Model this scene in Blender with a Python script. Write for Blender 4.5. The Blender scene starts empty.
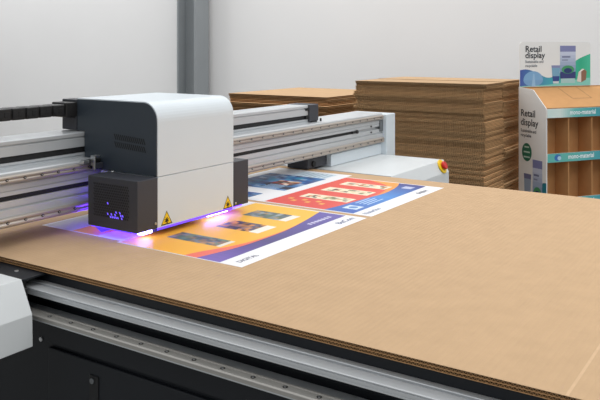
import bpy, bmesh, math, random
from mathutils import Vector, Matrix
R = random.Random(7)
sc = bpy.context.scene
COL = sc.collection

# ------------------------------------------------------------------ materials
def lin(c):
    c = c / 255.0
    return c / 12.92 if c <= 0.04045 else ((c + 0.055) / 1.055) ** 2.4
def rgb(r, g, b):
    return (lin(r), lin(g), lin(b), 1.0)

def new_mat(name):
    m = bpy.data.materials.new(name)
    m.use_nodes = True
    nt = m.node_tree
    b = nt.nodes['Principled BSDF']
    return m, nt, b

def mat(name, col, rough=0.5, metal=0.0, noise=0.0, nscale=30.0, bump=0.0, bscale=200.0, spec=0.5, stretch=None):
    m, nt, b = new_mat(name)
    b.inputs['Base Color'].default_value = col
    b.inputs['Roughness'].default_value = rough
    b.inputs['Metallic'].default_value = metal
    b.inputs['Specular IOR Level'].default_value = spec
    tc = nt.nodes.new('ShaderNodeTexCoord')
    src = tc.outputs['Object']
    if stretch:
        mp = nt.nodes.new('ShaderNodeMapping')
        mp.inputs['Scale'].default_value = stretch
        nt.links.new(src, mp.inputs['Vector'])
        src = mp.outputs['Vector']
    if noise:
        n = nt.nodes.new('ShaderNodeTexNoise')
        n.inputs['Scale'].default_value = nscale
        n.inputs['Detail'].default_value = 4
        nt.links.new(src, n.inputs['Vector'])
        cr = nt.nodes.new('ShaderNodeValToRGB')
        cr.color_ramp.elements[0].position = 0.3
        cr.color_ramp.elements[1].position = 0.7
        cr.color_ramp.elements[0].color = tuple(c * (1 - noise) for c in col[:3]) + (1,)
        cr.color_ramp.elements[1].color = tuple(min(1, c * (1 + noise)) for c in col[:3]) + (1,)
        nt.links.new(n.outputs['Fac'], cr.inputs['Fac'])
        nt.links.new(cr.outputs['Color'], b.inputs['Base Color'])
    if bump:
        n2 = nt.nodes.new('ShaderNodeTexNoise')
        n2.inputs['Scale'].default_value = bscale
        nt.links.new(src, n2.inputs['Vector'])
        bp = nt.nodes.new('ShaderNodeBump')
        bp.inputs['Strength'].default_value = bump
        bp.inputs['Distance'].default_value = 0.002
        nt.links.new(n2.outputs['Fac'], bp.inputs['Height'])
        nt.links.new(bp.outputs['Normal'], b.inputs['Normal'])
    return m

def emis(name, col, strength):
    m, nt, b = new_mat(name)
    b.inputs['Base Color'].default_value = col
    b.inputs['Emission Color'].default_value = col
    b.inputs['Emission Strength'].default_value = strength
    return m

M = {}
M['wall'] = mat('white wall paint', rgb(226, 226, 226), 0.9, noise=0.012, nscale=1.2, bump=0.05, bscale=60)
M['floor'] = mat('grey concrete floor', rgb(150, 150, 148), 0.7, noise=0.08, nscale=3)
M['steel_paint'] = mat('grey column paint', rgb(138, 143, 146), 0.6, noise=0.03, nscale=4)
M['white_metal'] = mat('white powder coat', rgb(216, 225, 231), 0.38, noise=0.006, nscale=8, bump=0.04, bscale=900)
M['grey_metal'] = mat('pale grey powder coat', rgb(214, 218, 219), 0.42, noise=0.01, nscale=8, bump=0.04, bscale=900)
M['navy'] = mat('dark blue grey powder coat', rgb(50, 59, 68), 0.42, noise=0.03, nscale=6, bump=0.08, bscale=900)
M['charcoal'] = mat('charcoal powder coat', rgb(58, 60, 67), 0.5, noise=0.03, nscale=6, bump=0.08, bscale=900)
M['cabinet'] = mat('black cabinet paint', rgb(25, 29, 35), 0.5, spec=0.35, noise=0.06, nscale=5, bump=0.05, bscale=700)
M['black'] = mat('black rubber', rgb(22, 23, 25), 0.6, noise=0.1, nscale=40)
M['plastic'] = mat('black plastic', rgb(33, 33, 34), 0.45, noise=0.08, nscale=40)
M['alu'] = mat('anodised aluminium', rgb(202, 206, 209), 0.34, 0.35)
M['alu_dark'] = mat('grey aluminium groove', rgb(120, 124, 127), 0.45, 0.5, noise=0.05, nscale=40)
M['rail'] = mat('ground steel rail', rgb(178, 169, 160), 0.30, 0.5)
M['bed_rail'] = mat('brushed steel rail', rgb(170, 168, 163), 0.35, 0.3)
M['screw'] = mat('steel screw', rgb(190, 192, 194), 0.3, 0.9)
M['bolt_dark'] = mat('dark bolt hole', rgb(52, 48, 46), 0.5, 0.3)
M['yellow'] = mat('warning yellow', rgb(244, 204, 30), 0.45)
M['red'] = mat('emergency red', rgb(206, 36, 30), 0.35)
M['uv'] = emis('violet uv lamp', (0.13, 0.04, 1.0, 1), 5.0)
M['uv_white'] = emis('bright uv lamp', (0.32, 0.28, 1.0, 1), 17.0)
M['uv_leak'] = emis('violet leak emitter at the back', (0.13, 0.04, 1.0, 1), 18.0)
M['uv_strip'] = emis('violet uv strip', (0.13, 0.05, 1.0, 1), 1.4)
M['uv_dim'] = emis('violet glow behind grille', (0.14, 0.08, 0.9, 1), 1.3)
M['pallet'] = mat('rough pine pallet wood', rgb(176, 140, 98), 0.85, noise=0.15, nscale=12)

def kraft(name, col, flute_axis=None, rnd=0.0, noise=0.05, nscale=25, bump=0.12):
    """brown kraft paper: mottled fibre colour, optional faint washboard across the flutes, per-object tint"""
    m, nt, b = new_mat(name)
    b.inputs['Roughness'].default_value = 0.85
    b.inputs['Specular IOR Level'].default_value = 0.25
    tc = nt.nodes.new('ShaderNodeTexCoord')
    n = nt.nodes.new('ShaderNodeTexNoise')
    n.inputs['Scale'].default_value = nscale
    n.inputs['Detail'].default_value = 6
    nt.links.new(tc.outputs['Object'], n.inputs['Vector'])
    cr = nt.nodes.new('ShaderNodeValToRGB')
    cr.color_ramp.elements[0].position = 0.3
    cr.color_ramp.elements[1].position = 0.7
    cr.color_ramp.elements[0].color = tuple(c * (1 - noise) for c in col[:3]) + (1,)
    cr.color_ramp.elements[1].color = tuple(c * (1 + noise) for c in col[:3]) + (1,)
    nt.links.new(n.outputs['Fac'], cr.inputs['Fac'])
    out = cr.outputs['Color']
    if rnd:
        oi = nt.nodes.new('ShaderNodeObjectInfo')
        mr = nt.nodes.new('ShaderNodeMapRange')
        mr.inputs['To Min'].default_value = 1 - rnd
        mr.inputs['To Max'].default_value = 1 + rnd
        nt.links.new(oi.outputs['Random'], mr.inputs['Value'])
        vm = nt.nodes.new('ShaderNodeVectorMath')
        vm.operation = 'SCALE'
        nt.links.new(out, vm.inputs[0])
        nt.links.new(mr.outputs['Result'], vm.inputs['Scale'])
        out = vm.outputs['Vector']
    nt.links.new(out, b.inputs['Base Color'])
    bp = nt.nodes.new('ShaderNodeBump')
    bp.inputs['Strength'].default_value = bump
    bp.inputs['Distance'].default_value = 0.002
    if flute_axis:
        w = nt.nodes.new('ShaderNodeTexWave')
        w.bands_direction = flute_axis
        w.inputs['Scale'].default_value = 20.0
        w.inputs['Distortion'].default_value = 0.6
        w.inputs['Detail Scale'].default_value = 2.0
        nt.links.new(tc.outputs['Object'], w.inputs['Vector'])
        nt.links.new(w.outputs['Fac'], bp.inputs['Height'])
    else:
        nt.links.new(n.outputs['Fac'], bp.inputs['Height'])
    nt.links.new(bp.outputs['Normal'], b.inputs['Normal'])
    return m
M['kraft'] = kraft('kraft liner', rgb(193, 162, 127), 'Y', 0, 0.035, 18, 0.45)
M['kraft_edge'] = kraft('kraft flute', rgb(188, 146, 102), None, 0, 0.08, 60)
M['kraft_dark'] = kraft('kraft darkened for flute shade', rgb(140, 112, 80), None, 0, 0.08, 60)  # darker than the liner: shade of the flute holes put into the colour
M['kraft_crease_light'] = kraft('kraft liner with crease highlight', rgb(205, 174, 139), None, 0, 0.05, 60)
M['kraft_stack'] = kraft('stacked kraft liner', rgb(224, 184, 136), None, 0.16, 0.08, 30)
M['kraft_stack_top'] = kraft('top kraft liner', rgb(184, 152, 116), None, 0.03, 0.05, 18)
M['kraft_flute'] = kraft('shade-darkened kraft flute', rgb(164, 126, 84), None, 0.16, 0.1, 60)  # toned down so shade inside the open flutes sits in the colour
M['kraft_display'] = kraft('display kraft board', rgb(195, 147, 98), None, 0, 0.04, 20)

# printed ink: colour comes from the artwork of the print itself
m, nt, b = new_mat('printed ink')
at = nt.nodes.new('ShaderNodeVertexColor')
at.layer_name = 'ink'
nt.links.new(at.outputs['Color'], b.inputs['Base Color'])
b.inputs['Roughness'].default_value = 0.42
M['ink'] = m

# ------------------------------------------------------------------ mesh helpers
class MB:
    def __init__(self):
        self.bm = bmesh.new()
        self.ink = self.bm.loops.layers.float_color.new('ink')
        self.mats = []
        self.uses_ink = False
    def mi(self, m):
        if m not in self.mats:
            self.mats.append(m)
        return self.mats.index(m)
    def face(self, pts, m, smooth=False, ink=None):
        vs = [self.bm.verts.new(p) for p in pts]
        f = self.bm.faces.new(vs)
        f.material_index = self.mi(m)
        f.smooth = smooth
        if ink:
            for l in f.loops:
                l[self.ink] = ink
        return f
    def box(self, x0, x1, y0, y1, z0, z1, m, bevel=0.0):
        tmp = bmesh.new()
        g = bmesh.ops.create_cube(tmp, size=1)
        for v in g['verts']:
            v.co = Vector((x0 + (v.co.x + .5) * (x1 - x0), y0 + (v.co.y + .5) * (y1 - y0), z0 + (v.co.z + .5) * (z1 - z0)))
        if bevel:
            bmesh.ops.bevel(tmp, geom=tmp.edges[:], offset=bevel, segments=2, affect='EDGES', profile=0.5)
        self.merge(tmp, m)
        return self
    def merge(self, tmp, m, mtx=None, smooth=False):
        mi = self.mi(m)
        mp = {}
        for v in tmp.verts:
            co = mtx @ v.co if mtx else v.co
            mp[v] = self.bm.verts.new(co)
        for f in tmp.faces:
            try:
                nf = self.bm.faces.new([mp[v] for v in f.verts])
            except ValueError:
                continue
            nf.material_index = mi
            nf.smooth = smooth or f.smooth
        tmp.free()
    def prism(self, prof, a0, a1, axis, m, smooth=False, bevel=0.0, cap_m=None):
        """closed profile extruded along axis; prof is (y,z) for X, (x,z) for Y, (x,y) for Z"""
        def P(p, a):
            if axis == 'X': return Vector((a, p[0], p[1]))
            if axis == 'Y': return Vector((p[0], a, p[1]))
            return Vector((p[0], p[1], a))
        tmp = bmesh.new()
        A = [tmp.verts.new(P(p, a0)) for p in prof]
        B = [tmp.verts.new(P(p, a1)) for p in prof]
        n = len(prof)
        for i in range(n):
            f = tmp.faces.new((A[i], A[(i + 1) % n], B[(i + 1) % n], B[i]))
            f.smooth = smooth
        tmp.faces.new(A[::-1]); tmp.faces.new(B)
        bmesh.ops.recalc_face_normals(tmp, faces=tmp.faces[:])
        if bevel:
            bmesh.ops.bevel(tmp, geom=tmp.edges[:], offset=bevel, segments=2, affect='EDGES', profile=0.5)
        self.merge(tmp, m)
        return self
    def cyl(self, c, r, h, axis, m, seg=20, r2=None, bevel=0.0):
        tmp = bmesh.new()
        bmesh.ops.create_cone(tmp, cap_ends=True, segments=seg, radius1=r, radius2=r if r2 is None else r2, depth=h)
        if bevel:
            es = [e for e in tmp.edges if abs(e.verts[0].co.z - e.verts[1].co.z) < 1e-6]
            bmesh.ops.bevel(tmp, geom=es, offset=bevel, segments=2, affect='EDGES', profile=0.5)
        for f in tmp.faces:
            f.smooth = len(f.verts) == 4
        z = Vector((0, 0, 1))
        q = z.rotation_difference(Vector(axis).normalized())
        self.merge(tmp, m, Matrix.Translation(Vector(c)) @ q.to_matrix().to_4x4())
        return self
    def build(self, name, parent=None, loc=(0, 0, 0), base=None):
        """vertices are in world coordinates; base = the world point that becomes the object's origin"""
        base = Vector(base) if base is not None else Vector((0, 0, 0))
        if base.length:
            bmesh.ops.translate(self.bm, verts=self.bm.verts[:], vec=-base)
        me = bpy.data.meshes.new(name)
        self.bm.normal_update()
        self.bm.to_mesh(me)
        self.bm.free()
        for mm in self.mats:
            me.materials.append(mm)
        o = bpy.data.objects.new(name, me)
        COL.objects.link(o)
        if parent is not None:
            o.parent = parent
            o.location = base - world_loc(parent)
        else:
            o.location = base + Vector(loc)
        return o

def world_loc(o):
    v = Vector(o.location)
    while o.parent is not None:
        o = o.parent
        v += Vector(o.location)
    return v

def tag(o, label, cat, group=None, kind=None):
    if label: o['label'] = label
    if cat: o['category'] = cat
    if group: o['group'] = group
    if kind: o['kind'] = kind
    return o
def empty(name, loc, label, cat, group=None):
    o = bpy.data.objects.new(name, None)
    o.empty_display_size = 0.1
    COL.objects.link(o)
    o.location = loc
    return tag(o, label, cat, group)
def structure(o):
    o['kind'] = 'structure'
    return o

_glyph = {}
def glyphs(text):
    """flat triangles of a line of lettering, height of capitals about 0.7"""
    if text not in _glyph:
        cu = bpy.data.curves.new('lettering', 'FONT')
        cu.body = text
        cu.size = 1.0
        cu.resolution_u = 3
        cu.offset = 0.018
        ob = bpy.data.objects.new('lettering', cu)
        COL.objects.link(ob)
        dg = bpy.context.evaluated_depsgraph_get()
        ev = ob.evaluated_get(dg)
        me = ev.to_mesh()
        vs = [(v.co.x, v.co.y) for v in me.vertices]
        fs = [tuple(p.vertices) for p in me.polygons]
        ev.to_mesh_clear()
        bpy.data.objects.remove(ob)
        bpy.data.curves.remove(cu)
        _glyph[text] = (vs, fs)
    return _glyph[text]

class Art:
    """printed artwork on a flat face: o + u*ux + v*uy, ink layers stacked along n"""
    def __init__(self, mb, o, ux, uy, step=0.00015, s=1.0):
        self.s = s
        self.mb, self.o, self.ux, self.uy = mb, Vector(o), Vector(ux).normalized(), Vector(uy).normalized()
        self.n = self.ux.cross(self.uy).normalized()
        self.step = step
    def p(self, u, v, k):
        return self.o + self.ux * (u * self.s) + self.uy * (v * self.s) + self.n * (k * self.step)
    def poly(self, pts, col, k=1):
        self.mb.face([self.p(u, v, k) for u, v in pts], M['ink'], ink=col)
    def rect(self, u0, u1, v0, v1, col, k=1):
        self.poly([(u0, v0), (u1, v0), (u1, v1), (u0, v1)], col, k)
    def band(self, us, lo, hi, cols, k=1):
        """area between two polylines, one colour per column"""
        for i in range(len(us) - 1):
            c = cols[i] if isinstance(cols, list) else cols
            self.poly([(us[i], lo[i]), (us[i + 1], lo[i + 1]), (us[i + 1], hi[i + 1]), (us[i], hi[i])], c, k)
    def disc(self, u, v, r, col, k=1, seg=24, rv=None):
        rv = rv or r
        self.poly([(u + r * math.cos(2 * math.pi * i / seg), v + rv * math.sin(2 * math.pi * i / seg)) for i in range(seg)], col, k)
    def text(self, s, u, v, size, col, k=2, wide=1.0):
        vs, fs = glyphs(s)
        for f in fs:
            self.poly([(u + vs[i][0] * size * wide, v + vs[i][1] * size) for i in f], col, k)
    def photo(self, u0, u1, v0, v1, pal, nu, nv, k=2, rnd=None, box=None):
        """a printed photograph: patches of blended colours"""
        rr = rnd or R
        for i in range(nu):
            for j in range(nv):
                c = rr.choice(pal); d = rr.choice(pal); t = rr.random() * 0.4
                c = tuple(c[q] * (1 - t) + d[q] * t for q in range(3)) + (1,)
                a0 = u0 + (u1 - u0) * i / nu; a1 = u0 + (u1 - u0) * (i + 1) / nu
                b0 = v0 + (v1 - v0) * j / nv; b1 = v0 + (v1 - v0) * (j + 1) / nv
                self.rect(a0, a1, b0, b1, c, k)

def interp(pts, x):
    for (x0, y0), (x1, y1) in zip(pts, pts[1:]):
        if x <= x1:
            t = (x - x0) / (x1 - x0)
            return y0 + (y1 - y0) * t
    return pts[-1][1]
def smooth_curve(pts, xs):
    """Catmull-Rom through pts sampled at xs (pts sorted by x)"""
    out = []
    for x in xs:
        i = 0
        while i < len(pts) - 2 and x > pts[i + 1][0]:
            i += 1
        p1, p2 = pts[i], pts[i + 1]
        p0 = pts[i - 1] if i > 0 else p1
        p3 = pts[i + 2] if i + 2 < len(pts) else p2
        h = p2[0] - p1[0]
        t = (x - p1[0]) / h
        m1 = (p2[1] - p0[1]) / max(1e-6, p2[0] - p0[0]) * h
        m2 = (p3[1] - p1[1]) / max(1e-6, p3[0] - p1[0]) * h
        out.append((2*t**3 - 3*t**2 + 1) * p1[1] + (t**3 - 2*t**2 + t) * m1 + (-2*t**3 + 3*t**2) * p2[1] + (t**3 - t**2) * m2)
    return out
def lerp(a, b, t):
    return tuple(a[i] * (1 - t) + b[i] * t for i in range(3)) + (1,)

# ------------------------------------------------------------------ room
b_ = MB(); b_.box(-5, 7.2, -4.2, 11.7, -0.1, 0, M['floor']); structure(b_.build('floor'))
b_ = MB(); b_.box(7.0, 7.2, -4.2, 11.7, 0, 4.6, M['wall']); structure(b_.build('wall_back'))
b_ = MB(); b_.box(-5, 7.0, 11.5, 11.7, 0, 4.6, M['wall']); structure(b_.build('wall_left'))
# rolled-steel column standing in front of the back wall
b_ = MB()
cx0, cx1, cy0, cy1 = 6.69, 6.93, 5.87, 6.16
b_.box(cx0, cx1, cy0, cy0 + 0.024, 0, 4.6, M['steel_paint'], 0.002)
b_.box(cx0, cx1, cy1 - 0.024, cy1, 0, 4.6, M['steel_paint'], 0.002)
b_.box(cx0 + 0.14, cx0 + 0.156, cy0 + 0.024, cy1 - 0.024, 0, 4.6, M['steel_paint'])
o = structure(b_.build('trim_1'))
o['label'] = 'grey steel column standing against the white back wall'

# ------------------------------------------------------------------ flatbed printer
T = 0.9                      # top of the board
BT = 0.8855                   # top of the bed
pr = empty('flatbed_printer', (2.25, 1.3, 0), 'large white and dark grey flatbed printer with its gantry across the bed', 'printer')

# cabinet under the bed
b_ = MB()
b_.box(1.372, 3.14, -0.9, 3.3, 0.04, 0.80, M['cabinet'])
for fy in (-0.6, 0.6, 1.9, 3.0):
    for fx in (1.5, 3.0):
        b_.cyl((fx, fy, 0.02), 0.05, 0.04, (0, 0, 1), M['black'])
b_.box(1.36, 1.372, -0.9, 3.3, 0.688, 0.7785, M['cabinet'], 0.001)
cab = b_.build('base_cabinet', pr)
def access_panel(y0, y1):
    b = MB()
    # panel pressed slightly inwards from its frame, with a raised rim
    b.box(1.3605, 1.372, y0, y1, 0.10, 0.674, M['cabinet'], 0.003)
    p = b.build('access_panel', cab)
    return p
def handle_slot(y):
    b = MB()
    b.box(1.357, 1.3612, y - 0.017, y + 0.017, 0.36, 0.640, M['black'], 0.002)
    b.cyl((1.3555, y + 0.004, 0.626), 0.007, 0.004, (1, 0, 0), M['alu_dark'])
    return b.build('recessed_handle', cab)
for y0, y1 in ((0.62, 1.728), (-0.52, 0.58), (2.05, 2.9)):
    access_panel(y0, y1)
handle_slot(1.542)
handle_slot(0.4)
for y, z in ((1.756, 0.690), (0.60, 0.690)):
    b = MB(); b.cyl((1.3585, y, z), 0.006, 0.004, (1, 0, 0), M['screw']); b.build('screw', cab)

# bed
b_ = MB()
b_.box(1.358, 3.145, -0.9, 3.3, 0.80, BT, M['cabinet'], 0.002)
b_.build('print_bed', pr)

# aluminium extrusion along the near side of the bed (top face, groove lines, front face)
Y0, Y1 = -0.9, 2.55
b_ = MB()
prof = [(1.3575, 0.8355), (1.3575, 0.8555), (1.3405, 0.8555), (1.3395, 0.8545), (1.3395, 0.848), (1.3335, 0.848), (1.3335, 0.8525),
        (1.3025, 0.8525), (1.3010, 0.851), (1.3010, 0.8495), (1.3030, 0.8488), (1.3030, 0.8478), (1.3010, 0.847), (1.3010, 0.841), (1.3022, 0.8405), (1.3022, 0.8398), (1.3010, 0.839), (1.3010, 0.8355)]
b_.prism(prof, Y0, Y1, 'Y', M['alu'])
b_.build('side_extrusion', pr)
# ledge carrying the linear rail
b_ = MB()
b_.prism([(1.362, 0.7795), (1.362, 0.7836), (1.2840, 0.7836), (1.2835, 0.783), (1.2835, 0.7795)], Y0, Y1, 'Y', M['alu'])
b_.build('rail_ledge', pr)
b_ = MB()
b_.prism([(1.309, 0.7836), (1.309, 0.7975), (1.3045, 0.7975), (1.3040, 0.7955), (1.2830, 0.7955), (1.2800, 0.793), (1.2800, 0.7905), (1.2815, 0.7895), (1.2815, 0.7836)], Y0, Y1, 'Y', M['bed_rail'])
rl = b_.build('guide_rail', pr)
y = 1.72
while y > 0.35:
    b = MB(); b.cyl((1.2935, y, 0.7957), 0.0055, 0.002, (0, 0, 1), M['bolt_dark']); b.cyl((1.2935, y, 0.7962), 0.003, 0.0022, (0, 0, 1), M['screw'], 8)
    b.build('bolt', rl, base=(1.2935, y, 0.795))
    y -= 0.083

# gantry feet: a housing with a sloped front, one at each side of the bed
def foot_profile(yf, yb, zt, zm, zb, slope):
    return [(yb, zb), (yb, zt), (yf, zt), (yf - slope, zm), (yf - slope - 0.002, zb)]
b_ = MB()
b_.prism(foot_profile(1.690, 2.42, 0.896, 0.813, 0.731, 0.044), 0.80, 1.247, 'X', M['grey_metal'], bevel=0.0012)
lf = b_.build('gantry_foot', pr, base=(1.02, 2.0, 0.731))
b_ = MB()
b_.box(1.247, 1.356, 1.722, 2.42, 0.877, 0.883, M['cabinet'], 0.0015)
b_.box(1.2475, 1.278, 1.705, 2.42, 0.745, 0.862, M['black'], 0.002)
b_.box(1.2475, 1.30, 1.74, 2.42, 0.80, 0.877, M['black'], 0.002)
b_.build('carriage_plate', lf)
b = MB(); b.cyl((1.312, 1.80, 0.8835), 0.006, 0.003, (0, 0, 1), M['screw']); b.build('screw', lf)
b_ = MB()
b_.box(0.84, 0.96, 1.975, 2.30, 0.8975, 1.16, M['white_metal'], 0.003)
b_.build('gantry_upright', lf)
b_ = MB()
XR = 3.83
b_.prism(foot_profile(1.600, 2.42, 0.8945, 0.833, 0.70, 0.030), 3.20, XR, 'X', M['grey_metal'], bevel=0.003)
rf = b_.build('gantry_foot', pr, base=(3.5, 2.0, 0.70))
b_ = MB()
b_.box(3.285, 3.84, 1.978, 2.16, 0.896, 0.956, M['white_metal'], 0.002)
b_.box(3.835, 3.945, 1.945, 2.20, 0.80, 1.120, M['white_metal'], 0.004)
b_.build('gantry_upright', rf)
b_ = MB()
b_.box(3.10, 3.28, 2.0, 2.12, 0.903, 0.952, M['charcoal'], 0.003)  # dark block filling the gap under the beam end
b_.cyl((3.15, 1.998, 0.925), 0.014, 0.012, (0, 1, 0), M['black'])
b_.build('dark_block', rf)
# emergency stop on the sloped front
nrm = Vector((0, -0.0615, 0.030)).normalized()
c = Vector((3.765, 1.5855, 0.866))
b_ = MB(); b_.cyl(c + nrm * 0.004, 0.038, 0.008, nrm, M['yellow'], 28, bevel=0.002); b_.build('emergency_stop_collar', rf, base=c)
b_ = MB()
b_.cyl(c + nrm * 0.010, 0.013, 0.014, nrm, M['red'], 20)
b_.cyl(c + nrm * 0.020, 0.022, 0.014, nrm, M['red'], 24, bevel=0.004)
b_.build('emergency_stop_button', rf, base=c)

# gantry beam
XB0, XB1 = 0.84, 3.835
b_ = MB()
yf = 1.972
mp = [(2.16, 0.962), (2.16, 1.126), (yf + 0.004, 1.126), (yf, 1.122), (yf, 1.093), (yf + 0.003, 1.091), (yf + 0.003, 1.089), (yf, 1.088),
      (yf, 1.071), (yf + 0.004, 1.070), (yf + 0.004, 1.068), (yf + 0.001, 1.067), (yf + 0.001, 1.055), (yf + 0.016, 1.055), (yf + 0.016, 1.040), (yf + 0.001, 1.040),
      (yf + 0.001, 1.021), (yf + 0.006, 1.020), (yf + 0.006, 1.016), (yf - 0.004, 1.015), (yf - 0.004, 0.962)]
b_.prism(mp, XB0, XB1, 'X', M['alu'])
beam = b_.build('gantry_beam', pr, base=(2.3, 2.06, 0.962))
def beam_rail(z0, z1, yoff, x1):
    b = MB()
    y = yf + yoff
    b.prism([(y, z0), (y, z1), (y - 0.012, z1), (y - 0.016, z1 - 0.004), (y - 0.016, z1 - 0.008), (y - 0.013, (z0 + z1) / 2), (y - 0.016, z0 + 0.008), (y - 0.016, z0 + 0.004), (y - 0.012, z0)], XB0, x1, 'X', M['rail'])
    r = b.build('guide_rail', beam)
    x = 0.96
    while x < x1 - 0.02:
        if not 1.72 < x < 2.14:
            q = MB()
            q.cyl((x, y - 0.0135, (z0 + z1) / 2), 0.0048, 0.005, (0, 1, 0), M['bolt_dark'], 12)
            q.cyl((x, y - 0.0140, (z0 + z1) / 2), 0.0022, 0.006, (0, 1, 0), M['screw'], 8)
            q.build('bolt', r, base=(x, y - 0.0135, (z0 + z1) / 2))
        x += 0.062 if x < 1.9 else 0.08
beam_rail(1.0935, 1.117, 0.0, 3.822)
beam_rail(0.966, 0.993, -0.004, 3.822)
b_ = MB()
b_.box(XB0, 3.53, yf + 0.003, yf + 0.013, 1.0415, 1.0535, M['black'])
b_.build('drive_belt', beam)
b_ = MB()
b_.box(3.49, 3.535, yf - 0.004, yf + 0.012, 1.0405, 1.0545, M['plastic'], 0.002)
b_.cyl((3.535, yf - 0.001, 1.0485), 0.0095, 0.016, (0, 1, 0), M['plastic'])
b_.build('belt_clamp', beam)
b_ = MB()
b_.box(3.80, 3.834, yf - 0.006, yf + 0.003, 1.025, 1.088, M['alu_dark'], 0.001)
b_.build('end_bracket', beam)
for x, z in ((3.70, 1.062), (3.70, 1.03)):
    q = MB(); q.cyl((x, yf - 0.001, z), 0.0045, 0.006, (0, 1, 0), M['bolt_dark'], 10); q.build('screw', beam)

# upper cable tray on the beam
ty = 2.03
b_ = MB()
tp = [(2.15, 1.1262), (2.15, 1.208), (2.145, 1.212), (ty + 0.003, 1.212), (ty, 1.209), (ty, 1.199), (ty + 0.006, 1.198), (ty + 0.006, 1.194), (ty, 1.193),
      (ty, 1.163), (ty + 0.018, 1.163), (ty + 0.018, 1.143), (ty, 1.143), (ty, 1.136), (ty + 0.004, 1.135), (ty + 0.004, 1.132), (ty, 1.131), (ty, 1.1262)]
b_.prism(tp, XB0, 3.15, 'X', M['alu'])
tray = b_.build('cable_tray', pr, base=(2, 2.09, 1.126))
b_ = MB()
b_.box(XB0, 3.149, ty + 0.004, ty + 0.016, 1.1445, 1.1615, M['black'])
b_.build('drive_belt', tray)
b_ = MB()
b_.box(3.15, 3.235, ty - 0.008, 2.155, 1.130, 1.214, M['charcoal'], 0.003)
b_.box(3.125, 3.152, ty - 0.006, ty + 0.006, 1.146, 1.162, M['black'], 0.001)
b_.box(3.125, 3.152, ty - 0.006, ty + 0.006, 1.186, 1.196, M['black'], 0.001)
b_.cyl((3.175, ty - 0.006, 1.127), 0.008, 0.014, (0, 1, 0), M['black'])
b_.cyl((3.205, ty - 0.006, 1.127), 0.008, 0.014, (0, 1, 0), M['black'])
b_.build('end_cap', tray)
b = MB(); b.cyl((3.262, ty - 0.004, 1.131), 0.005, 0.018, (0, 0, 1), M['plastic'], 10); b.build('knob', beam)

# cable chain hanging over the beam towards the carriage
cc_n = 15
cx = 1.742
b = MB(); b.box(1.70, 1.752, 2.066, 2.141, 1.262, 1.312, M['plastic'], 0.003)
chain = b.build('cable_chain', pr, base=(1.74, 2.1, 1.26))
lw = 0.052
for i in range(cc_n):
    x1 = 1.698 - i * lw; x0 = x1 - lw + 0.005
    q = MB()
    q.box(x0, x1, 2.070, 2.132, 1.268, 1.306, M['plastic'], 0.003)
    q.box(x0 - 0.006, x0 + 0.006, 2.074, 2.128, 1.273, 1.301, M['plastic'])
    q.cyl((x0 + 0.010, 2.0695, 1.287), 0.011, 0.004, (0, 1, 0), M['black'], 14)
    q.box(x0 + 0.022, x1 - 0.006, 2.0685, 2.071, 1.279, 1.295, M['black'], 0.0005)
    q.build('chain_link', chain, base=(x0, 2.1, 1.268))

# print carriage
HX0, HX1, HY, HZ0, HZ1, HZT = 1.748, 2.130, 1.690, 0.9275, 1.0885, 1.325
YB = 1.955                       # cut-out where the beam passes behind the housing
YBK = 2.066
def cover_profile(inset=0.0, z0=1.0905, n=10):
    r = 0.062 - inset
    yf_, zt = HY + inset, HZT - inset
    pts = [(YB, z0), (yf_, z0)]
    for i in range(n + 1):
        a = math.pi - (math.pi / 2) * i / n
        pts.append((yf_ + r + r * math.cos(a), zt - r + r * math.sin(a)))
    pts += [(YBK - inset, zt), (YBK - inset, 1.2155), (2.026, 1.2155), (2.026, 1.1275), (YB, 1.1275)]
    return pts
b_ = MB()
b_.prism(cover_profile(), HX0, HX1, 'X', M['white_metal'])
car = b_.build('print_carriage', pr, base=(1.94, 1.85, 0.93))
b_ = MB(); b_.box(HX0, HX1, HY, YB - 0.003, HZ0 + 0.001, HZ1, M['white_metal'], 0.001); b_.build('front_panel', car)
for x0, x1 in ((HX0 - 0.0035, HX0 - 0.0002), (HX1 + 0.0002, HX1 + 0.0035)):
    b_ = MB(); b_.prism(cover_profile(0.0035, 1.0915), x0, x1, 'X', M['navy']); sp = b_.build('side_panel', car)
    if x0 < 2:
        side = sp
# two rows of slanted ventilation slots in the side panel
b_ = MB()
xs = HX0 - 0.0041
for row, (zt, zb) in enumerate(((1.215, 1.196), (1.190, 1.171))):
    for i in range(15):
        yy = 1.884 - i * 0.0094 + row * -0.002
        drop = -i * 0.0006
        b_.face([(xs, yy, zt + drop), (xs, yy - 0.0052, zt + drop), (xs, yy - 0.0052 - 0.008, zb + drop), (xs, yy - 0.008, zb + drop)][::-1], M['black'])
b_.build('vent_slots', car)
# back bracket behind the housing that takes the cable chain
b_ = MB()
b_.box(1.7452, 1.80, 2.0675, 2.142, 1.2155, 1.320, M['charcoal'], 0.002)
b_.box(1.7448, 1.7452, 2.075, 2.138, 1.2565, 1.3145, M['black'])
b_.build('chain_bracket', car)
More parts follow.
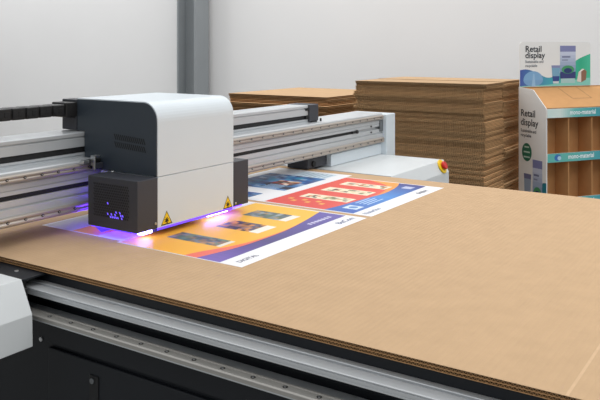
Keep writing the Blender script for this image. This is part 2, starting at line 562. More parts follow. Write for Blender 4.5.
# lamp housings at both sides
def lamp_box(x0, x1):
    b = MB()
    b.box(x0, x1, HY, 1.912, HZ0 + 0.001, HZ1, M['charcoal'], 0.002)
    return b.build('lamp_housing', car, base=((x0 + x1) / 2, 1.81, HZ0))
lb = lamp_box(1.660, HX0 - 0.001)
rb = lamp_box(HX1 + 0.001, 2.218)
b_ = MB()
xs = 1.6594
for r_ in range(13):
    z = 1.068 - r_ * 0.0082
    for c_ in range(19):
        yy = 1.886 - c_ * 0.0083 - (r_ % 2) * 0.004
        lit = (r_ >= 11 and 7 <= c_ <= 15) or (r_ == 7 and c_ == 7) or (r_ == 10 and 11 <= c_ <= 14)
        if lit and R.random() < 0.25: lit = False
        b_.face([(xs, yy, z), (xs, yy - 0.0052, z), (xs, yy - 0.0052 - 0.0028, z - 0.0060), (xs, yy - 0.0028, z - 0.0060)][::-1], M['uv_dim'] if lit else M['black'])
b_.build('perforated_grille', lb)
for x, y, z in ((1.738, HY - 0.001, 0.945), (2.142, HY - 0.001, 0.940)):
    b = MB(); b.cyl((x, y, z), 0.0042, 0.003, (0, 1, 0), M['screw'], 12); b.build('screw', lb if x < 2 else rb)
# UV lamps along the underside
def lamp(name, x0, x1, y0, y1, z0, z1, m, par):
    b = MB(); b.box(x0, x1, y0, y1, z0, z1, m, 0.001)
    return b.build(name, par)
lamp('uv_lamp', 1.690, 1.736, 1.702, 1.722, 0.9155, 0.9284, M['uv_white'], lb)
lamp('uv_lamp', 1.700, 1.742, 1.724, 1.90, 0.9200, 0.9284, M['uv'], lb)
lamp('uv_strip', 1.666, 1.698, 1.724, 1.905, 0.9240, 0.9284, M['uv_strip'], lb)
lamp('uv_lamp', 2.136, 2.200, 1.705, 1.90, 0.9200, 0.9284, M['uv'], rb)
for i in range(3):
    x = 2.000 + i * 0.038
    lamp('uv_lamp', x, x + 0.030, 1.697, 1.716, 0.9160, 0.9284, M['uv_white'], car)
lamp('uv_lamp', 1.70, 1.744, 1.914, 1.936, 0.932, 0.960, M['uv_leak'], lb)  # added emitter hidden behind the housing, throws violet onto the beam
lamp('uv_strip', 1.752, 2.128, 1.693, 1.6965, 0.9205, 0.9284, M['uv_strip'], car)
b_ = MB(); b_.box(1.765, 2.115, 1.73, 1.94, 0.918, 0.9284, M['charcoal'], 0.002); b_.build('print_head_plate', car)
# warning triangles
def warning(x, zc):
    b = MB()
    A = Art(b, (x, HY - 0.0004, zc), (1, 0, 0), (0, 0, 1))
    s = 0.026
    tri = lambda k: [(-s * k, -s * 0.62 * k), (s * k, -s * 0.62 * k), (0, s * 1.1 * k)]
    A.poly(tri(1.0), rgb(20, 20, 18), 0)
    A.poly([(u, v + 0.0005) for u, v in tri(0.82)], rgb(246, 206, 24), 1)
    blk = rgb(22, 20, 16)
    A.disc(0, -0.003, 0.0055, blk, 2)
    for k in range(8):
        a = k * math.pi / 4 + 0.39
        A.poly([(0.005 * math.cos(a - .3), -0.003 + 0.005 * math.sin(a - .3)), (0.011 * math.cos(a - .12), -0.003 + 0.011 * math.sin(a - .12)),
                (0.011 * math.cos(a + .12), -0.003 + 0.011 * math.sin(a + .12)), (0.005 * math.cos(a + .3), -0.003 + 0.005 * math.sin(a + .3))], blk, 2)
    o = b.build('warning_label', car)
    o['label'] = 'yellow warning triangle with a black symbol'
warning(1.788, 0.949)
warning(2.098, 0.946)
# small steel clip and connector where the carriage rides the upper rail
b_ = MB()
b_.box(1.712, 1.7440, 1.934, 1.9545, 1.097, 1.117, M['charcoal'], 0.002)
b_.box(1.700, 1.704, 1.925, 1.946, 1.098, 1.143, M['screw'], 0.001)
b_.box(1.700, 1.722, 1.925, 1.946, 1.140, 1.144, M['screw'], 0.001)
b_.box(1.700, 1.7122, 1.934, 1.946, 1.099, 1.112, M['screw'], 0.001)
b_.build('rail_clip', car)
b_ = MB()
b_.box(1.664, 1.691, 1.940, 1.958, 1.118, 1.131, M['screw'], 0.003)
b_.box(1.69, 1.744, 1.945, 1.962, 1.119, 1.130, M['black'], 0.002)
b_.build('air_fitting', car)
b_ = MB()
b_.cyl((1.735, 1.88, 1.0915), 0.005, 0.006, (0, 0, 1), M['screw'], 10)
b_.build('screw', car)

# ------------------------------------------------------------------ big corrugated board on the bed
def wave(y0, y1, z0, z1, pitch, n=4):
    pts = []
    k = int((y1 - y0) / pitch * n)
    for i in range(k + 1):
        y = y0 + (y1 - y0) * i / k
        s = math.sin(2 * math.pi * i / n)
        pts.append((y, (z0 + z1) / 2 + (z1 - z0) / 2 * s))
    return pts
BX0, BX1, BY0, BY1 = 1.341, 3.149, -0.45, 2.95
b_ = MB()
CRY = 0.335
def liner(z0, z1, m, crease=0.0):
    ys = [BY0, CRY - 0.006, CRY - 0.002, CRY + 0.002, CRY + 0.006, BY1]
    dz = [0, 0, -crease, -crease, 0, 0]
    up = [(y, z1 + d) for y, d in zip(ys, dz)]
    dn = [(y, z0 + d) for y, d in zip(ys, dz)]
    b_.prism(dn + up[::-1], BX0, BX1, 'X', m)
liner(T - 0.0010, T, M['kraft'], 0.0)
liner(T - 0.0078, T - 0.0066, M['kraft_edge'])
liner(BT, BT + 0.0010, M['kraft_edge'])
for z0, z1 in ((T - 0.0066, T - 0.0010), (BT + 0.0010, T - 0.0078)):
    w = wave(BY0, BY1, z0, z1, 0.0086)
    mi = b_.mi(M['kraft_dark'])
    lo = [b_.bm.verts.new((BX0 + 0.0009, y, z)) for y, z in w]
    hi = [b_.bm.verts.new((BX1, y, z)) for y, z in w]
    for i in range(len(w) - 1):
        f = b_.bm.faces.new((lo[i], lo[i + 1], hi[i + 1], hi[i])); f.material_index = mi
    e = 0.0007                                   # cut edge of the fluting paper
    for (ya, za), (yb, zb) in zip(w, w[1:]):
        b_.face([(BX0 + 0.0008, ya, za - e), (BX0 + 0.0008, ya, za + e), (BX0 + 0.0008, yb, zb + e), (BX0 + 0.0008, yb, zb - e)], M['kraft_edge'])
# highlight along the score, put in as a strip of paler colour
b_.face([(BX0, CRY - 0.0028, T + 0.00008), (BX1, CRY - 0.0028, T + 0.00008), (BX1, CRY + 0.0028, T + 0.00008), (BX0, CRY + 0.0028, T + 0.00008)], M['kraft_crease_light'])
tag(b_.build('corrugated_board', base=(2.245, 1.25, BT)), 'large brown corrugated cardboard sheet lying across the printer bed under the prints', 'cardboard')

# ------------------------------------------------------------------ printed posters on the board
PZ = T + 0.0006
WHITE = rgb(240, 240, 242)
def poster(name, x0, x1, y0, y1, label, draw):
    b = MB()
    b.box(x0, x1, y0, y1, T + 0.0001, PZ, M['ink'])
    for f in b.bm.faces:
        for l in f.loops: l[b.ink] = WHITE
    # page frame: u runs along the gantry (X), v runs away from the near margin (Y)
    A = Art(b, (x0, y0, PZ), (1, 0, 0), (0, 1, 0))
    draw(A, x1 - x0, y1 - y0)
    o = b.build(name, base=((x0 + x1) / 2, (y0 + y1) / 2, T))
    return tag(o, label, 'poster', 'posters printed on the corrugated sheet')

YEL, ORA, PUR, RED, BLU = rgb(250, 186, 40), rgb(236, 112, 52), rgb(74, 62, 140), rgb(226, 76, 60), rgb(44, 108, 196)
PHOTO_A = [rgb(52, 92, 96), rgb(90, 128, 110), rgb(150, 110, 80), rgb(60, 70, 90), rgb(120, 130, 140), rgb(84, 110, 70), rgb(186, 140, 100)]
PHOTO_B = [rgb(36, 38, 70), rgb(60, 60, 100), rgb(190, 120, 60), rgb(40, 40, 50), rgb(120, 110, 130), rgb(226, 150, 70)]
PHOTO_C = [rgb(80, 100, 116), rgb(120, 136, 140), rgb(60, 70, 70), rgb(170, 140, 100), rgb(90, 110, 80), rgb(160, 170, 176)]
FOOD = [rgb(240, 226, 190), rgb(236, 220, 180), rgb(196, 160, 110), rgb(120, 130, 80), rgb(90, 60, 50), rgb(222, 120, 70), rgb(245, 238, 220), rgb(240, 230, 200)]
NIGHT = [rgb(40, 84, 150), rgb(46, 110, 170), rgb(66, 78, 120), rgb(96, 140, 190), rgb(40, 56, 100), rgb(50, 140, 176), rgb(150, 176, 204)]
PEOPLE = [rgb(206, 150, 110), rgb(226, 180, 140), rgb(40, 36, 50), rgb(60, 40, 40), rgb(170, 60, 50), rgb(240, 220, 200)]

def draw_yellow(A, W, H):
    n = 28
    us = [0.004 + (W - 0.008 - 0.004) * i / n for i in range(n + 1)]
    bot = [0.080] * (n + 1)
    cur = smooth_curve([(0, 0.166), (0.084, 0.148), (0.173, 0.134), (0.294, 0.130), (0.412, 0.134), (0.55, 0.156), (0.69, 0.186)], us)
    red = smooth_curve([(0, 0.214), (0.05, 0.202), (0.157, 0.161), (0.241, 0.144), (0.40, 0.138), (0.55, 0.157), (0.69, 0.186)], us)
    purs = [lerp(rgb(112, 88, 176), rgb(62, 50, 120), min(1, i / 10)) if i < 10 else lerp(rgb(62, 50, 120), rgb(96, 82, 168), (i - 10) / 18) for i in range(n)]
    A.band(us, bot, cur, purs, 1)
    A.band(us, cur, red, [lerp(rgb(240, 110, 90), ORA, i / n) for i in range(n)], 1)
    A.band(us, red, [H - 0.006] * (n + 1), [lerp(rgb(250, 180, 44), rgb(248, 192, 60), i / n) for i in range(n)], 1)
    A.photo(0.130, 0.205, 0.200, 0.400, PHOTO_A, 5, 9, 2)
    A.rect(0.130, 0.205, 0.182, 0.199, rgb(232, 226, 214), 2)
    A.photo(0.325, 0.430, 0.226, 0.362, PHOTO_B, 6, 8, 2)
    A.rect(0.325, 0.430, 0.186, 0.225, rgb(240, 236, 224), 2)
    A.photo(0.512, 0.604, 0.240, 0.394, PHOTO_C, 5, 9, 2)
    A.rect(0.512, 0.604, 0.205, 0.239, rgb(238, 234, 224), 2)
    A.text('DIGITAL', 0.032, 0.030, 0.024, rgb(80, 80, 110), 2)
    A.text('BizCom', 0.580, 0.030, 0.034, rgb(60, 80, 130), 2)
    for k in range(7):
        A.rect(0.520 + k * 0.021, 0.520 + k * 0.021 + 0.013, 0.108, 0.126, rgb(214, 212, 234), 2)
poster('printed_poster', 1.634, 2.347, 1.268, 1.752, 'yellow and purple printed poster right in front of the print carriage', draw_yellow)

def draw_red(A, W, H):
    n = 28
    us = [0.008 + (W - 0.016) * i / n for i in range(n + 1)]
    lo = [0.078] * (n + 1)
    cur = smooth_curve([(0, 0.202), (0.10, 0.186), (0.30, 0.166), (0.40, 0.156), (0.52, 0.168), (0.60, 0.188), (0.66, 0.212)], us)
    blus = [lerp(rgb(40, 92, 180), rgb(60, 138, 214), min(1, i / 14)) if i < 14 else lerp(rgb(60, 138, 214), rgb(58, 50, 128), (i - 14) / 14) for i in range(n)]
    A.band(us, lo, cur, blus, 1)
    rc = smooth_curve([(0, 0.203), (0.10, 0.187), (0.30, 0.168), (0.40, 0.170), (0.50, 0.192), (0.56, 0.222), (0.60, 0.270), (0.66, 0.380)], us)
    A.band(us, cur, rc, [lerp(rgb(230, 110, 60), rgb(244, 160, 60), i / n) for i in range(n)], 1)
    A.band(us, rc, [H - 0.004] * (n + 1), [lerp(rgb(222, 66, 56), rgb(230, 84, 62), i / n) for i in range(n)], 1)
    for u0, u1 in ((0.160, 0.236), (0.322, 0.404), (0.478, 0.552)):
        A.rect(u0, u1, 0.192, 0.414, rgb(243, 232, 204), 2)
        A.photo(u0 + 0.014, u1 - 0.010, 0.205, 0.330, FOOD, 3, 7, 3)
        A.photo(u0 + 0.010, u1 - 0.020, 0.340, 0.390, FOOD, 3, 3, 3)
    # gold lettering in the red corner, logo box and lines of text on the blue band
    for k in range(6):
        A.rect(0.075 + (k % 2) * 0.03, 0.098 + (k % 2) * 0.03, 0.25 + k * 0.032, 0.27 + k * 0.032, rgb(238, 176, 84), 2)
    A.rect(0.068, 0.128, 0.098, 0.160, rgb(214, 228, 244), 2)
    A.disc(0.098, 0.128, 0.018, rgb(90, 140, 200), 3)
    for k in range(4):
        A.rect(0.17, 0.30 - 0.02 * (k % 2), 0.104 + k * 0.017, 0.111 + k * 0.017, rgb(190, 212, 240), 2)
    A.rect(0.545, 0.595, 0.105, 0.150, rgb(190, 196, 226), 2)
    A.text('display', 0.47, 0.030, 0.034, rgb(70, 74, 100), 2)
    A.text('Nuterline', 0.02, 0.030, 0.030, rgb(90, 110, 150), 2)
poster('printed_poster', 2.376, 3.030, 1.265, 1.742, 'red and blue printed poster farthest from the print carriage, with cream photo panels', draw_red)

def draw_photo(A, W, H):
    # blue night scene with people, pale text block
    A.photo(0.225, 0.560, 0.050, 0.36, NIGHT, 12, 10, 1)
    A.photo(0.035, 0.130, 0.09, 0.40, NIGHT, 5, 9, 1)
    A.poly([(0.29, 0.10), (0.39, 0.09), (0.41, 0.19), (0.33, 0.23), (0.28, 0.18)], rgb(40, 38, 60), 2)
    A.photo(0.335, 0.425, 0.09, 0.205, PEOPLE, 4, 5, 3)
    A.poly([(0.25, 0.05), (0.31, 0.05), (0.30, 0.12), (0.26, 0.13)], rgb(30, 34, 60), 2)
    for k in range(5):
        A.rect(0.235 + k * 0.02, 0.247 + k * 0.02, 0.10, 0.19, rgb(150, 180, 214), 3)
    A.rect(0.56, 0.68, 0.06, 0.25, rgb(206, 222, 232), 1)
    for k in range(6):
        A.rect(0.575, 0.665, 0.075 + k * 0.025, 0.083 + k * 0.025, rgb(150, 172, 190), 2)
    A.rect(0.0, 0.03, 0.03, H - 0.01, rgb(226, 230, 234), 1)
poster('printed_poster', 2.376, 3.085, 1.744, 2.160, 'white printed poster with a blue photograph, running under the gantry beam', draw_photo)

def draw_back(A, W, H):
    PU = rgb(92, 70, 160)
    A.rect(0.006, W - 0.006, 0.232, H - 0.012, rgb(206, 206, 210), 1)
    A.rect(0.006, W - 0.006, 0.108, 0.230, rgb(238, 166, 64), 1)
    A.poly([(0.04, 0.13), (W - 0.04, 0.16), (W - 0.04, 0.23), (0.10, 0.24)], PU, 2)
    A.photo(0.16, 0.52, 0.12, 0.32, PHOTO_C, 12, 8, 3)
poster('printed_poster', 1.652, 2.347, 1.755, 2.130, 'pale printed poster partly hidden under the dark side of the print carriage', draw_back)

# ------------------------------------------------------------------ stacks of cardboard
def pallet(x0, x1, y0, y1, label):
    b = MB()
    for i in range(3):
        y = y0 + (y1 - y0 - 0.09) * i / 2
        b.box(x0, x1, y, y + 0.09, 0.0, 0.018, M['pallet'])
        for j in range(3):
            x = x0 + (x1 - x0 - 0.09) * j / 2
            b.box(x, x + 0.09, y, y + 0.09, 0.018, 0.098, M['pallet'])
        b.box(x0, x1, y, y + 0.09, 0.098, 0.118, M['pallet'])
    n = 6
    for i in range(n):
        x = x0 + (x1 - x0 - 0.09) * i / (n - 1)
        b.box(x, x + 0.09, y0, y1, 0.118, 0.138, M['pallet'])
    o = b.build('pallet', base=((x0 + x1) / 2, (y0 + y1) / 2, 0))
    return tag(o, label, 'pallet')

def sheet_mesh(name, lx, ly, th, along_x=True, pitch=0.015, top=False):
    """folded flat box: two plies of liner / flute / liner, flutes open on the faces they run to"""
    b = MB()
    g = 0.0009
    L = M['kraft_stack_top'] if top else M['kraft_stack']
    h = th / 2
    for p in range(2):
        z0 = p * h
        b.box(-lx / 2, lx / 2, -ly / 2, ly / 2, z0 + 0.0003, z0 + g, L)
        b.box(-lx / 2, lx / 2, -ly / 2, ly / 2, z0 + h - g, z0 + h - 0.0003, L)
        if along_x:
            w = wave(-ly / 2, ly / 2, z0 + g, z0 + h - g, pitch)
            fl(b, [(-lx / 2 + 0.0005, y, z) for y, z in w])
            lo = [b.bm.verts.new((-lx / 2 + 0.001, y, z)) for y, z in w]
            hi = [b.bm.verts.new((lx / 2 - 0.001, y, z)) for y, z in w]
        else:
            w = wave(-lx / 2 + 0.006, lx / 2 - 0.006, z0 + g, z0 + h - g, pitch)
            lo = [b.bm.verts.new((x, -ly / 2, z)) for x, z in w]
            hi = [b.bm.verts.new((x, ly / 2, z)) for x, z in w]
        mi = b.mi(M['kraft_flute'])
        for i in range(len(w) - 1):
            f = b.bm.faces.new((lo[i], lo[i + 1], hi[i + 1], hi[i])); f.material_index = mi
    return b.build(name)

def fl(b, pts):
    # the visible cut edge of the fluting paper, a ribbon with its own thickness
    e = 0.0007
    mi = b.mi(M['kraft_stack'])
    for p, q in zip(pts, pts[1:]):
        p0, p1 = (p[0], p[1], p[2] - e), (p[0], p[1], p[2] + e)
        q0, q1 = (q[0], q[1], q[2] - e), (q[0], q[1], q[2] + e)
        b.face([p0, p1, q1, q0], M['kraft_stack'])

def stack(xc, yc, lx, ly, ztop, th, along_x, labels, group, jx, jy, seed, steps):
    rr = random.Random(seed)
    z = 0.1385
    n = int((ztop - z) / th)
    t = (ztop - z) / n
    protos = [sheet_mesh('cardboard_sheet', lx, ly, t - 0.0002, along_x), sheet_mesh('cardboard_sheet', lx - 0.010, ly - 0.014, t - 0.0002, along_x)]
    topo = sheet_mesh('cardboard_sheet', lx, ly, t - 0.0002, along_x, top=True)
    used = [False, False]
    sx = sy = 0.0
    for i in range(n):
        if i in steps:
            sx, sy = rr.uniform(-jx, jx) * 1.2, rr.uniform(-jy, jy) * 1.2
        if i == n - 1:
            o = topo
        else:
            k = 0 if rr.random() < 0.72 else 1
            if not used[k]:
                o = protos[k]; used[k] = True
            else:
                o = protos[k].copy(); COL.objects.link(o)
        kx = 1.0 if rr.random() < 0.3 else 0.35
        o.location = (xc + sx + rr.uniform(-jx, jx) * kx, yc + sy + rr.uniform(-jy, jy) * kx, z)
        o.rotation_euler = (0, 0, rr.uniform(-0.006, 0.006) * kx)
        tag(o, labels[1] if i == n - 1 else labels[0], 'cardboard', group if i < n - 1 else group)
        z += t

pallet(4.47, 5.23, 1.62, 2.49, 'wooden pallet on the floor under the tall double stack of cardboard')
pallet(4.81, 5.85, 2.93, 3.86, 'wooden pallet on the floor under the lower stack of cardboard')
steps_a = {18, 28, 33, 38, 42, 46, 50, 53, 58, 61, 64, 66, 67}
stack(4.634, 2.050, 0.345, 0.910, 1.274, 0.0165, True,
      ('brown cardboard sheet in the front column of the tall stack, below its top sheet', 'topmost cardboard sheet on the front column of the tall stack'),
      'flattened boxes in the tall stack', 0.006, 0.008, 3, steps_a)
stack(5.035, 2.055, 0.420, 0.905, 1.276, 0.0165, True,
      ('brown cardboard sheet in the rear column of the tall stack, beside the retail display', 'topmost cardboard sheet on the rear column of the tall stack'),
      'flattened boxes in the tall stack', 0.007, 0.012, 5, steps_a)
stack(5.34, 3.385, 1.05, 0.945, 1.124, 0.0215, False,
      ('brown cardboard sheet in the lower stack behind the gantry, below its top sheet', 'topmost cardboard sheet on the lower stack behind the gantry'),
      'flattened boxes in the lower stack', 0.022, 0.018, 8, {8, 20, 30, 38, 42})

# ------------------------------------------------------------------ retail display of printed cardboard
DO = Vector((4.765, 1.312, 0.0))
DS = 0.94                                         # overall scale of the stand                 # front left corner at the floor
EX = Vector((0.8316, -0.556, 0)).normalized()    # along the front
EB = Vector((0.556, 0.8316, 0)).normalized()     # towards the back
EZ = Vector((0, 0, 1))
W, D = 0.780, 0.28
disp = empty('retail_display', DO + (EX * W / 2 + EB * D / 2) * 0.94, 'printed cardboard retail display with open shelves and a header card, right of the tall stack', 'display stand')
def dp(u, v, z):
    zz = 0.09 + DS * z if z > 0.17 else z * (0.09 + DS * 0.17) / 0.17
    return DO + EX * u * DS + EB * v * DS + EZ * zz
def dbox(b, u0, u1, v0, v1, z0, z1, m):
    c = [dp(u, v, z) for z in (z0, z1) for v in (v0, v1) for u in (u0, u1)]
    tmp = bmesh.new()
    vs = [tmp.verts.new(p) for p in c]
    for q in ((0, 2, 3, 1), (4, 5, 7, 6), (0, 1, 5, 4), (2, 6, 7, 3), (0, 4, 6, 2), (1, 3, 7, 5)):
        tmp.faces.new([vs[i] for i in q])
    b.merge(tmp, m)
M['card_white'] = mat('white coated card', rgb(232, 232, 230), 0.5, noise=0.01, nscale=10)
SIDE_PROF = [(0.0, 0.0), (D, 0.0), (D, 1.224), (0.132, 1.210), (0.004, 1.092), (0.0, 1.085)]
def side_panel(u):
    b = MB()
    A = [dp(u, v, z) for v, z in SIDE_PROF]; B = [dp(u + 0.006, v, z) for v, z in SIDE_PROF]
    n = len(A)
    tmp = bmesh.new()
    a = [tmp.verts.new(p) for p in A]; c = [tmp.verts.new(p) for p in B]
    for i in range(n):
        tmp.faces.new((a[i], a[(i + 1) % n], c[(i + 1) % n], c[i]))
    tmp.faces.new(a[::-1]); tmp.faces.new(c)
    bmesh.ops.recalc_face_normals(tmp, faces=tmp.faces[:])
    b.merge(tmp, M['card_white'])
    return b
b_ = side_panel(0.0)
# artwork on the outer left side: u runs from back to front
A = Art(b_, dp(-0.0006, D, 0.2) - EZ * (0.2 * DS), -EB, EZ, s=DS)
TEAL, TEAL2, NAVY = rgb(36, 150, 150), rgb(64, 190, 170), rgb(44, 60, 110)
INK = rgb(38, 44, 52)
A.text('Retail', 0.022, 1.026, 0.066, INK, 1, 1.0)
A.text('display', 0.022, 0.964, 0.066, INK, 1, 1.0)
A.text('Sustainable and', 0.022, 0.918, 0.030, INK, 1, 0.86)
A.text('recyclable', 0.022, 0.886, 0.030, INK, 1, 0.9)
A.disc(0.085, 0.782, 0.050, rgb(40, 110, 84), 1, rv=0.062)
for k, (a_, b2_) in enumerate(((0.062, 0.108), (0.054, 0.116), (0.054, 0.116))):
    A.rect(a_, b2_, 0.812 - k * 0.034, 0.822 - k * 0.034, rgb(190, 214, 202), 2)
us = [D * i / 16 for i in range(17)]
lo = [0.02] * 17
hi = smooth_curve([(0, 0.50), (0.06, 0.40), (0.12, 0.36), (0.19, 0.46), (0.235, 0.585), (0.28, 0.60)], us)
A.band(us, lo, hi, [lerp(rgb(52, 84, 120), rgb(30, 128, 146), i / 15) for i in range(16)], 1)
def tube(A, u, v, w, h, k, top, body, low):
    A.poly([(u, v + h), (u + w, v + h), (u + w * 0.97, v + h * 0.86), (u + w * 0.03, v + h * 0.86)], top, k)
    A.poly([(u + w * 0.03, v + h * 0.86), (u + w * 0.97, v + h * 0.86), (u + w * 0.90, v + h * 0.40), (u + w * 0.10, v + h * 0.40)], body, k)
    A.poly([(u + w * 0.10, v + h * 0.40), (u + w * 0.90, v + h * 0.40), (u + w * 0.84, v + h * 0.12), (u + w * 0.16, v + h * 0.12)], low, k)
    A.poly([(u + w * 0.16, v + h * 0.12), (u + w * 0.84, v + h * 0.12), (u + w * 0.80, v), (u + w * 0.20, v)], rgb(206, 214, 222), k)
def pouch(A, u, v, w, h, k):
    A.rect(u, u + w, v + h * 0.84, v + h, rgb(128, 132, 176), k)
    n = 6
    for i in range(n):
        t0, t1 = i / n, (i + 1) / n
        A.rect(u, u + w, v + h * (0.30 + 0.54 * t0), v + h * (0.30 + 0.54 * t1), lerp(rgb(110, 140, 176), rgb(196, 204, 224), t1), k)
    A.rect(u, u + w, v + h * 0.12, v + h * 0.30, rgb(54, 62, 120), k)
    A.rect(u + w * .05, u + w * .95, v, v + h * 0.12, rgb(170, 206, 206), k)
    A.rect(u + w * .12, u + w * .66, v + h * 0.68, v + h * 0.72, rgb(110, 116, 150), k + 1)
    A.rect(u + w * .12, u + w * .50, v + h * 0.60, v + h * 0.63, rgb(130, 136, 166), k + 1)
    A.disc(u + w * .5, v + h * 0.36, w * 0.40, rgb(70, 150, 100), k + 1, rv=h * 0.11)
    A.disc(u + w * .5, v + h * 0.33, w * 0.26, rgb(40, 56, 110), k + 2, rv=h * 0.07)
tube(A, 0.055, 0.395, 0.075, 0.240, 2, rgb(110, 114, 150), rgb(150, 168, 190), rgb(60, 90, 120))
pouch(A, 0.145, 0.40, 0.095, 0.34, 2)
b_.build('side_panel', disp)['label'] = 'white side panel printed with text, a green disc and tubes'
side_panel(W - 0.006).build('side_panel', disp)
# back panel and sloping kraft lid with tuck slots
b_ = MB(); dbox(b_, 0.006, W - 0.006, D - 0.006, D, 0.0, 1.222, M['kraft_display']); b_.build('back_panel', disp)
b_ = MB()
lid = lambda u, t, off=0.0: dp(u, 0.010 + (D - 0.020) * t, 1.094 + (1.214 - 1.094) * t + off)
b_.face([lid(0.0065, 0), lid(W - 0.0065, 0), lid(W - 0.0065, 1), lid(0.0065, 1)], M['kraft_display'])
b_.face([lid(0.0065, 0, -0.005), lid(0.0065, 1, -0.005), lid(W - 0.0065, 1, -0.005), lid(W - 0.0065, 0, -0.005)], M['kraft_display'])
lid_o = b_.build('sloping_lid', disp)
b_ = MB()
for u0, u1 in ((0.33, 0.50),):
    for a_, c_ in (((u0, 0.42), (u1, 0.42)), ((u0, 0.42), (u0, 0.98)), ((u1, 0.42), (u1, 0.98))):
        w_ = 0.0026
        if a_[1] == c_[1]:
            b_.face([lid(a_[0], a_[1] - 0.008, .0006), lid(c_[0], c_[1] - 0.008, .0006), lid(c_[0], c_[1] + 0.008, .0006), lid(a_[0], a_[1] + 0.008, .0006)], M['kraft_dark'])
        else:
            b_.face([lid(a_[0] - w_, a_[1], .0006), lid(a_[0] + w_, a_[1], .0006), lid(c_[0] + w_, c_[1], .0006), lid(c_[0] - w_, c_[1], .0006)], M['kraft_dark'])
b_.build('tuck_flap', lid_o)
# shelves with a printed strip on the front, upright dividers between them
SH = ((1.030, 1.090), (0.735, 0.793), (0.430, 0.492), (0.150, 0.212))
VB = 0.135
b_ = MB(); dbox(b_, 0.006, W - 0.006, VB, VB + 0.005, 0.0, 1.09, M['kraft_display']); b_.build('inner_back', disp)
for z0, z1 in SH:
    b_ = MB(); dbox(b_, 0.0065, W - 0.0065, 0.004, VB - 0.001, z0, z0 + 0.005, M['kraft_display'])
    sh = b_.build('shelf', disp)
    b_ = MB(); dbox(b_, 0.006, W - 0.006, -0.003, 0.0035, z0, z1, M['card_white'])
    A = Art(b_, dp(0.006, -0.0034, z0), EX, EZ, s=DS)
    n = 48; WW = W - 0.012
    us = [WW * i / n for i in range(n + 1)]
    stops = [(0, (206, 226, 222)), (0.14, (214, 230, 224)), (0.3, (104, 186, 180)), (0.55, (70, 160, 168)), (0.8, (64, 140, 176)), (1.0, (50, 110, 160))]
    cols = []
    for i in range(n):
        t = (i + .5) / n
        for (t0, c0), (t1, c1) in zip(stops, stops[1:]):
            if t0 <= t <= t1:
                cols.append(lerp(rgb(*c0), rgb(*c1), (t - t0) / (t1 - t0))); break
    A.band(us, [0.0] * (n + 1), [z1 - z0] * (n + 1), cols, 1)
    if z0 < 1.0:
        A.band(us[:17], [0.0] * 17, [z1 - z0] * 17, [rgb(96, 180, 172)] * 16, 2)
        A.disc(0.085, 0.030, 0.028, rgb(50, 110, 180), 3, rv=0.022)
        A.disc(0.098, 0.026, 0.016, rgb(170, 206, 226), 4, rv=0.014)
        A.text('mono-material', 0.172, 0.018, 0.044, rgb(240, 246, 248), 5, 0.86)
    else:
        A.text('mono-material', 0.187, 0.018, 0.044, rgb(240, 246, 248), 5, 0.86)
    b_.build('shelf_strip', sh)['label'] = 'teal printed shelf strip reading mono-material'
levels = [1.030, 0.735, 0.430, 0.150, 0.0]
for i in range(len(levels) - 1):
    zt = levels[i]; zb = levels[i + 1]
    for u in (0.190, 0.392, 0.590):
        b_ = MB(); dbox(b_, u, u + 0.005, 0.006, VB - 0.001, zb + 0.006, zt - 0.0005, M['kraft_display']); b_.build('divider', disp)
# header card
b_ = MB()
HZ = 1.535
hz0 = 1.224
HW = 0.632
rad = 0.02
prof = [(0, hz0), (HW, hz0)]
for i in range(7):
    a = math.pi / 2 * i / 6
    prof.append((HW - rad + rad * math.cos(a), HZ - rad + rad * math.sin(a)))
for i in range(7):
    a = math.pi / 2 + math.pi / 2 * i / 6
    prof.append((rad + rad * math.cos(a), HZ - rad + rad * math.sin(a)))
tmp = bmesh.new()
a = [tmp.verts.new(dp(u, D - 0.012, z)) for u, z in prof]; c = [tmp.verts.new(dp(u, D - 0.006, z)) for u, z in prof]
n = len(prof)
for i in range(n): tmp.faces.new((a[i], a[(i + 1) % n], c[(i + 1) % n], c[i]))
tmp.faces.new(a); tmp.faces.new(c[::-1])
bmesh.ops.recalc_face_normals(tmp, faces=tmp.faces[:])
b_.merge(tmp, M['card_white'])
A = Art(b_, dp(0, D - 0.0124, hz0), EX, EZ, s=DS)
n = 40
us = [0.001 + (HW - 0.002) * i / n for i in range(n + 1)]
hi = smooth_curve([(0, 0.115), (0.06, 0.120), (0.14, 0.098), (0.24, 0.060), (0.33, 0.080), (0.45, 0.150), (0.52, 0.190), (0.58, 0.212), (0.632, 0.228)], us)
stops = [(0, (70, 92, 168)), (0.2, (72, 130, 180)), (0.45, (70, 170, 184)), (0.68, (70, 186, 166)), (0.85, (48, 172, 134)), (1.0, (74, 192, 156))]
cols = []
for i in range(n):
    t = (i + .5) / n
    for (t0, c0), (t1, c1) in zip(stops, stops[1:]):
        if t0 <= t <= t1:
            cols.append(lerp(rgb(*c0), rgb(*c1), (t - t0) / (t1 - t0))); break
A.band(us, [0.0] * (n + 1), hi, cols, 1)
A.band(us, [0.0] * (n + 1), smooth_curve([(0, 0.004), (0.25, 0.010), (0.4, 0.028), (0.52, 0.045), (0.632, 0.055)], us), rgb(132, 206, 194), 2)
A.disc(0.115, 0.045, 0.085, rgb(120, 164, 206), 2, rv=0.0445)
A.poly([(0.03, 0.045)] + [(0.115 + 0.085 * math.cos(math.pi * (1 - i / 16)), 0.045 + 0.062 * math.sin(math.pi * (1 - i / 16))) for i in range(17)], rgb(126, 172, 212), 3)
A.poly([(0.10, 0.0), (0.135, 0.0), (0.125, 0.088), (0.115, 0.09)], rgb(150, 190, 222), 4)
A.text('Retail', 0.045, 0.243, 0.059, INK, 5, 1.08)
A.text('display', 0.045, 0.199, 0.059, INK, 5, 1.08)
A.text('Sustainable and', 0.045, 0.165, 0.026, rgb(120, 126, 134), 5)
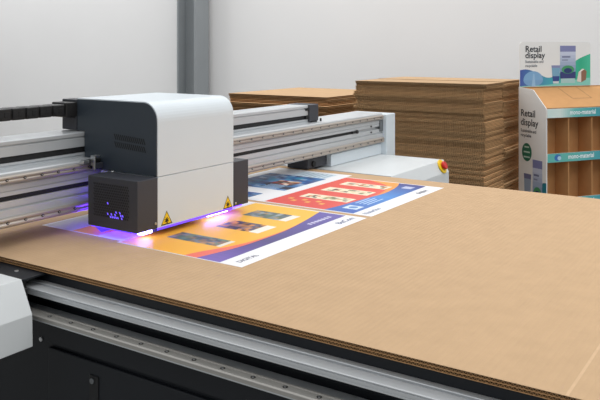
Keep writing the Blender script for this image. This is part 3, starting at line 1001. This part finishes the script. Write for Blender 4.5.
A.text('recyclable', 0.045, 0.137, 0.026, rgb(120, 126, 134), 5)
tube(A, 0.275, 0.018, 0.080, 0.128, 5, rgb(134, 140, 180), rgb(120, 168, 196), rgb(52, 76, 140))
pouch(A, 0.352, 0.020, 0.142, 0.265, 6)
A.poly([(0.505, 0.030), (0.545, 0.022), (0.545, 0.100), (0.520, 0.096)], rgb(222, 214, 206), 7)
A.poly([(0.545, 0.022), (0.588, 0.040), (0.595, 0.100), (0.575, 0.116), (0.545, 0.100)], rgb(140, 104, 84), 7)
A.poly([(0.520, 0.096), (0.545, 0.100), (0.575, 0.116), (0.555, 0.120)], rgb(236, 230, 224), 7)
b_.build('header_card', disp)['label'] = 'white header card printed with Retail display, a pouch and teal waves'

# ------------------------------------------------------------------ light
w = bpy.data.worlds.new('hall daylight')
sc.world = w
w.use_nodes = True
nt = w.node_tree
bg = nt.nodes['Background']
tc = nt.nodes.new('ShaderNodeTexCoord')
sp = nt.nodes.new('ShaderNodeSeparateXYZ')
mr = nt.nodes.new('ShaderNodeMapRange')
mr.inputs['From Min'].default_value = -0.1
mr.inputs['From Max'].default_value = 0.9
mr.inputs['To Min'].default_value = 0.22
mr.inputs['To Max'].default_value = 1.05
nt.links.new(tc.outputs['Generated'], sp.inputs['Vector'])
nt.links.new(sp.outputs['Z'], mr.inputs['Value'])
nt.links.new(mr.outputs['Result'], bg.inputs['Strength'])
bg.inputs['Color'].default_value = (0.99, 0.995, 1.0, 1)
def area(name, loc, target, sx, sy, power, col=(1, 1, 1)):
    l = bpy.data.lights.new(name, 'AREA')
    l.shape = 'RECTANGLE'; l.size = sx; l.size_y = sy; l.energy = power; l.color = col
    o = bpy.data.objects.new(name, l); COL.objects.link(o)
    o.location = loc
    o.rotation_euler = (Vector(target) - Vector(loc)).to_track_quat('-Z', 'Y').to_euler()
    return o
area('ceiling_panel_light', (2.2, 0.0, 4.4), (2.2, 0.0, 0), 3.0, 1.2, 30)
area('ceiling_panel_light', (4.6, 3.4, 4.4), (4.6, 3.4, 0), 3.0, 1.2, 30)
area('ceiling_panel_light', (3.0, -2.5, 4.4), (3.4, -1.0, 0), 3.0, 1.2, 50)
for y, e in ((-1.5, 28), (1.5, 30), (4.5, 40), (7.5, 46), (10.0, 46)):
    area('wall_fill_light', (5.4, y, 4.5), (7.0, y, 1.6), 0.4, 2.4, e)  # unseen area lights added to brighten the back wall

# ------------------------------------------------------------------ camera
cam = bpy.data.cameras.new('camera')
co = bpy.data.objects.new('camera', cam)
COL.objects.link(co)
co.location = (0, 0, 1.5)
fw = Vector((0.8348, 0.5506, 0)).normalized()
co.rotation_euler = fw.to_track_quat('-Z', 'Y').to_euler()
cam.sensor_width = 36.0
cam.lens = 758.0 / 600.0 * 36.0
cam.shift_y = -(200.0 - 47.0) / 600.0
cam.clip_start = 0.05
sc.camera = co
sc.cycles.use_denoising = True
sc.view_settings.view_transform = 'Standard'
sc.view_settings.look = 'None'
sc.view_settings.gamma = 1.0
sc.view_settings.use_curve_mapping = False
sc.view_settings.exposure = 0.0
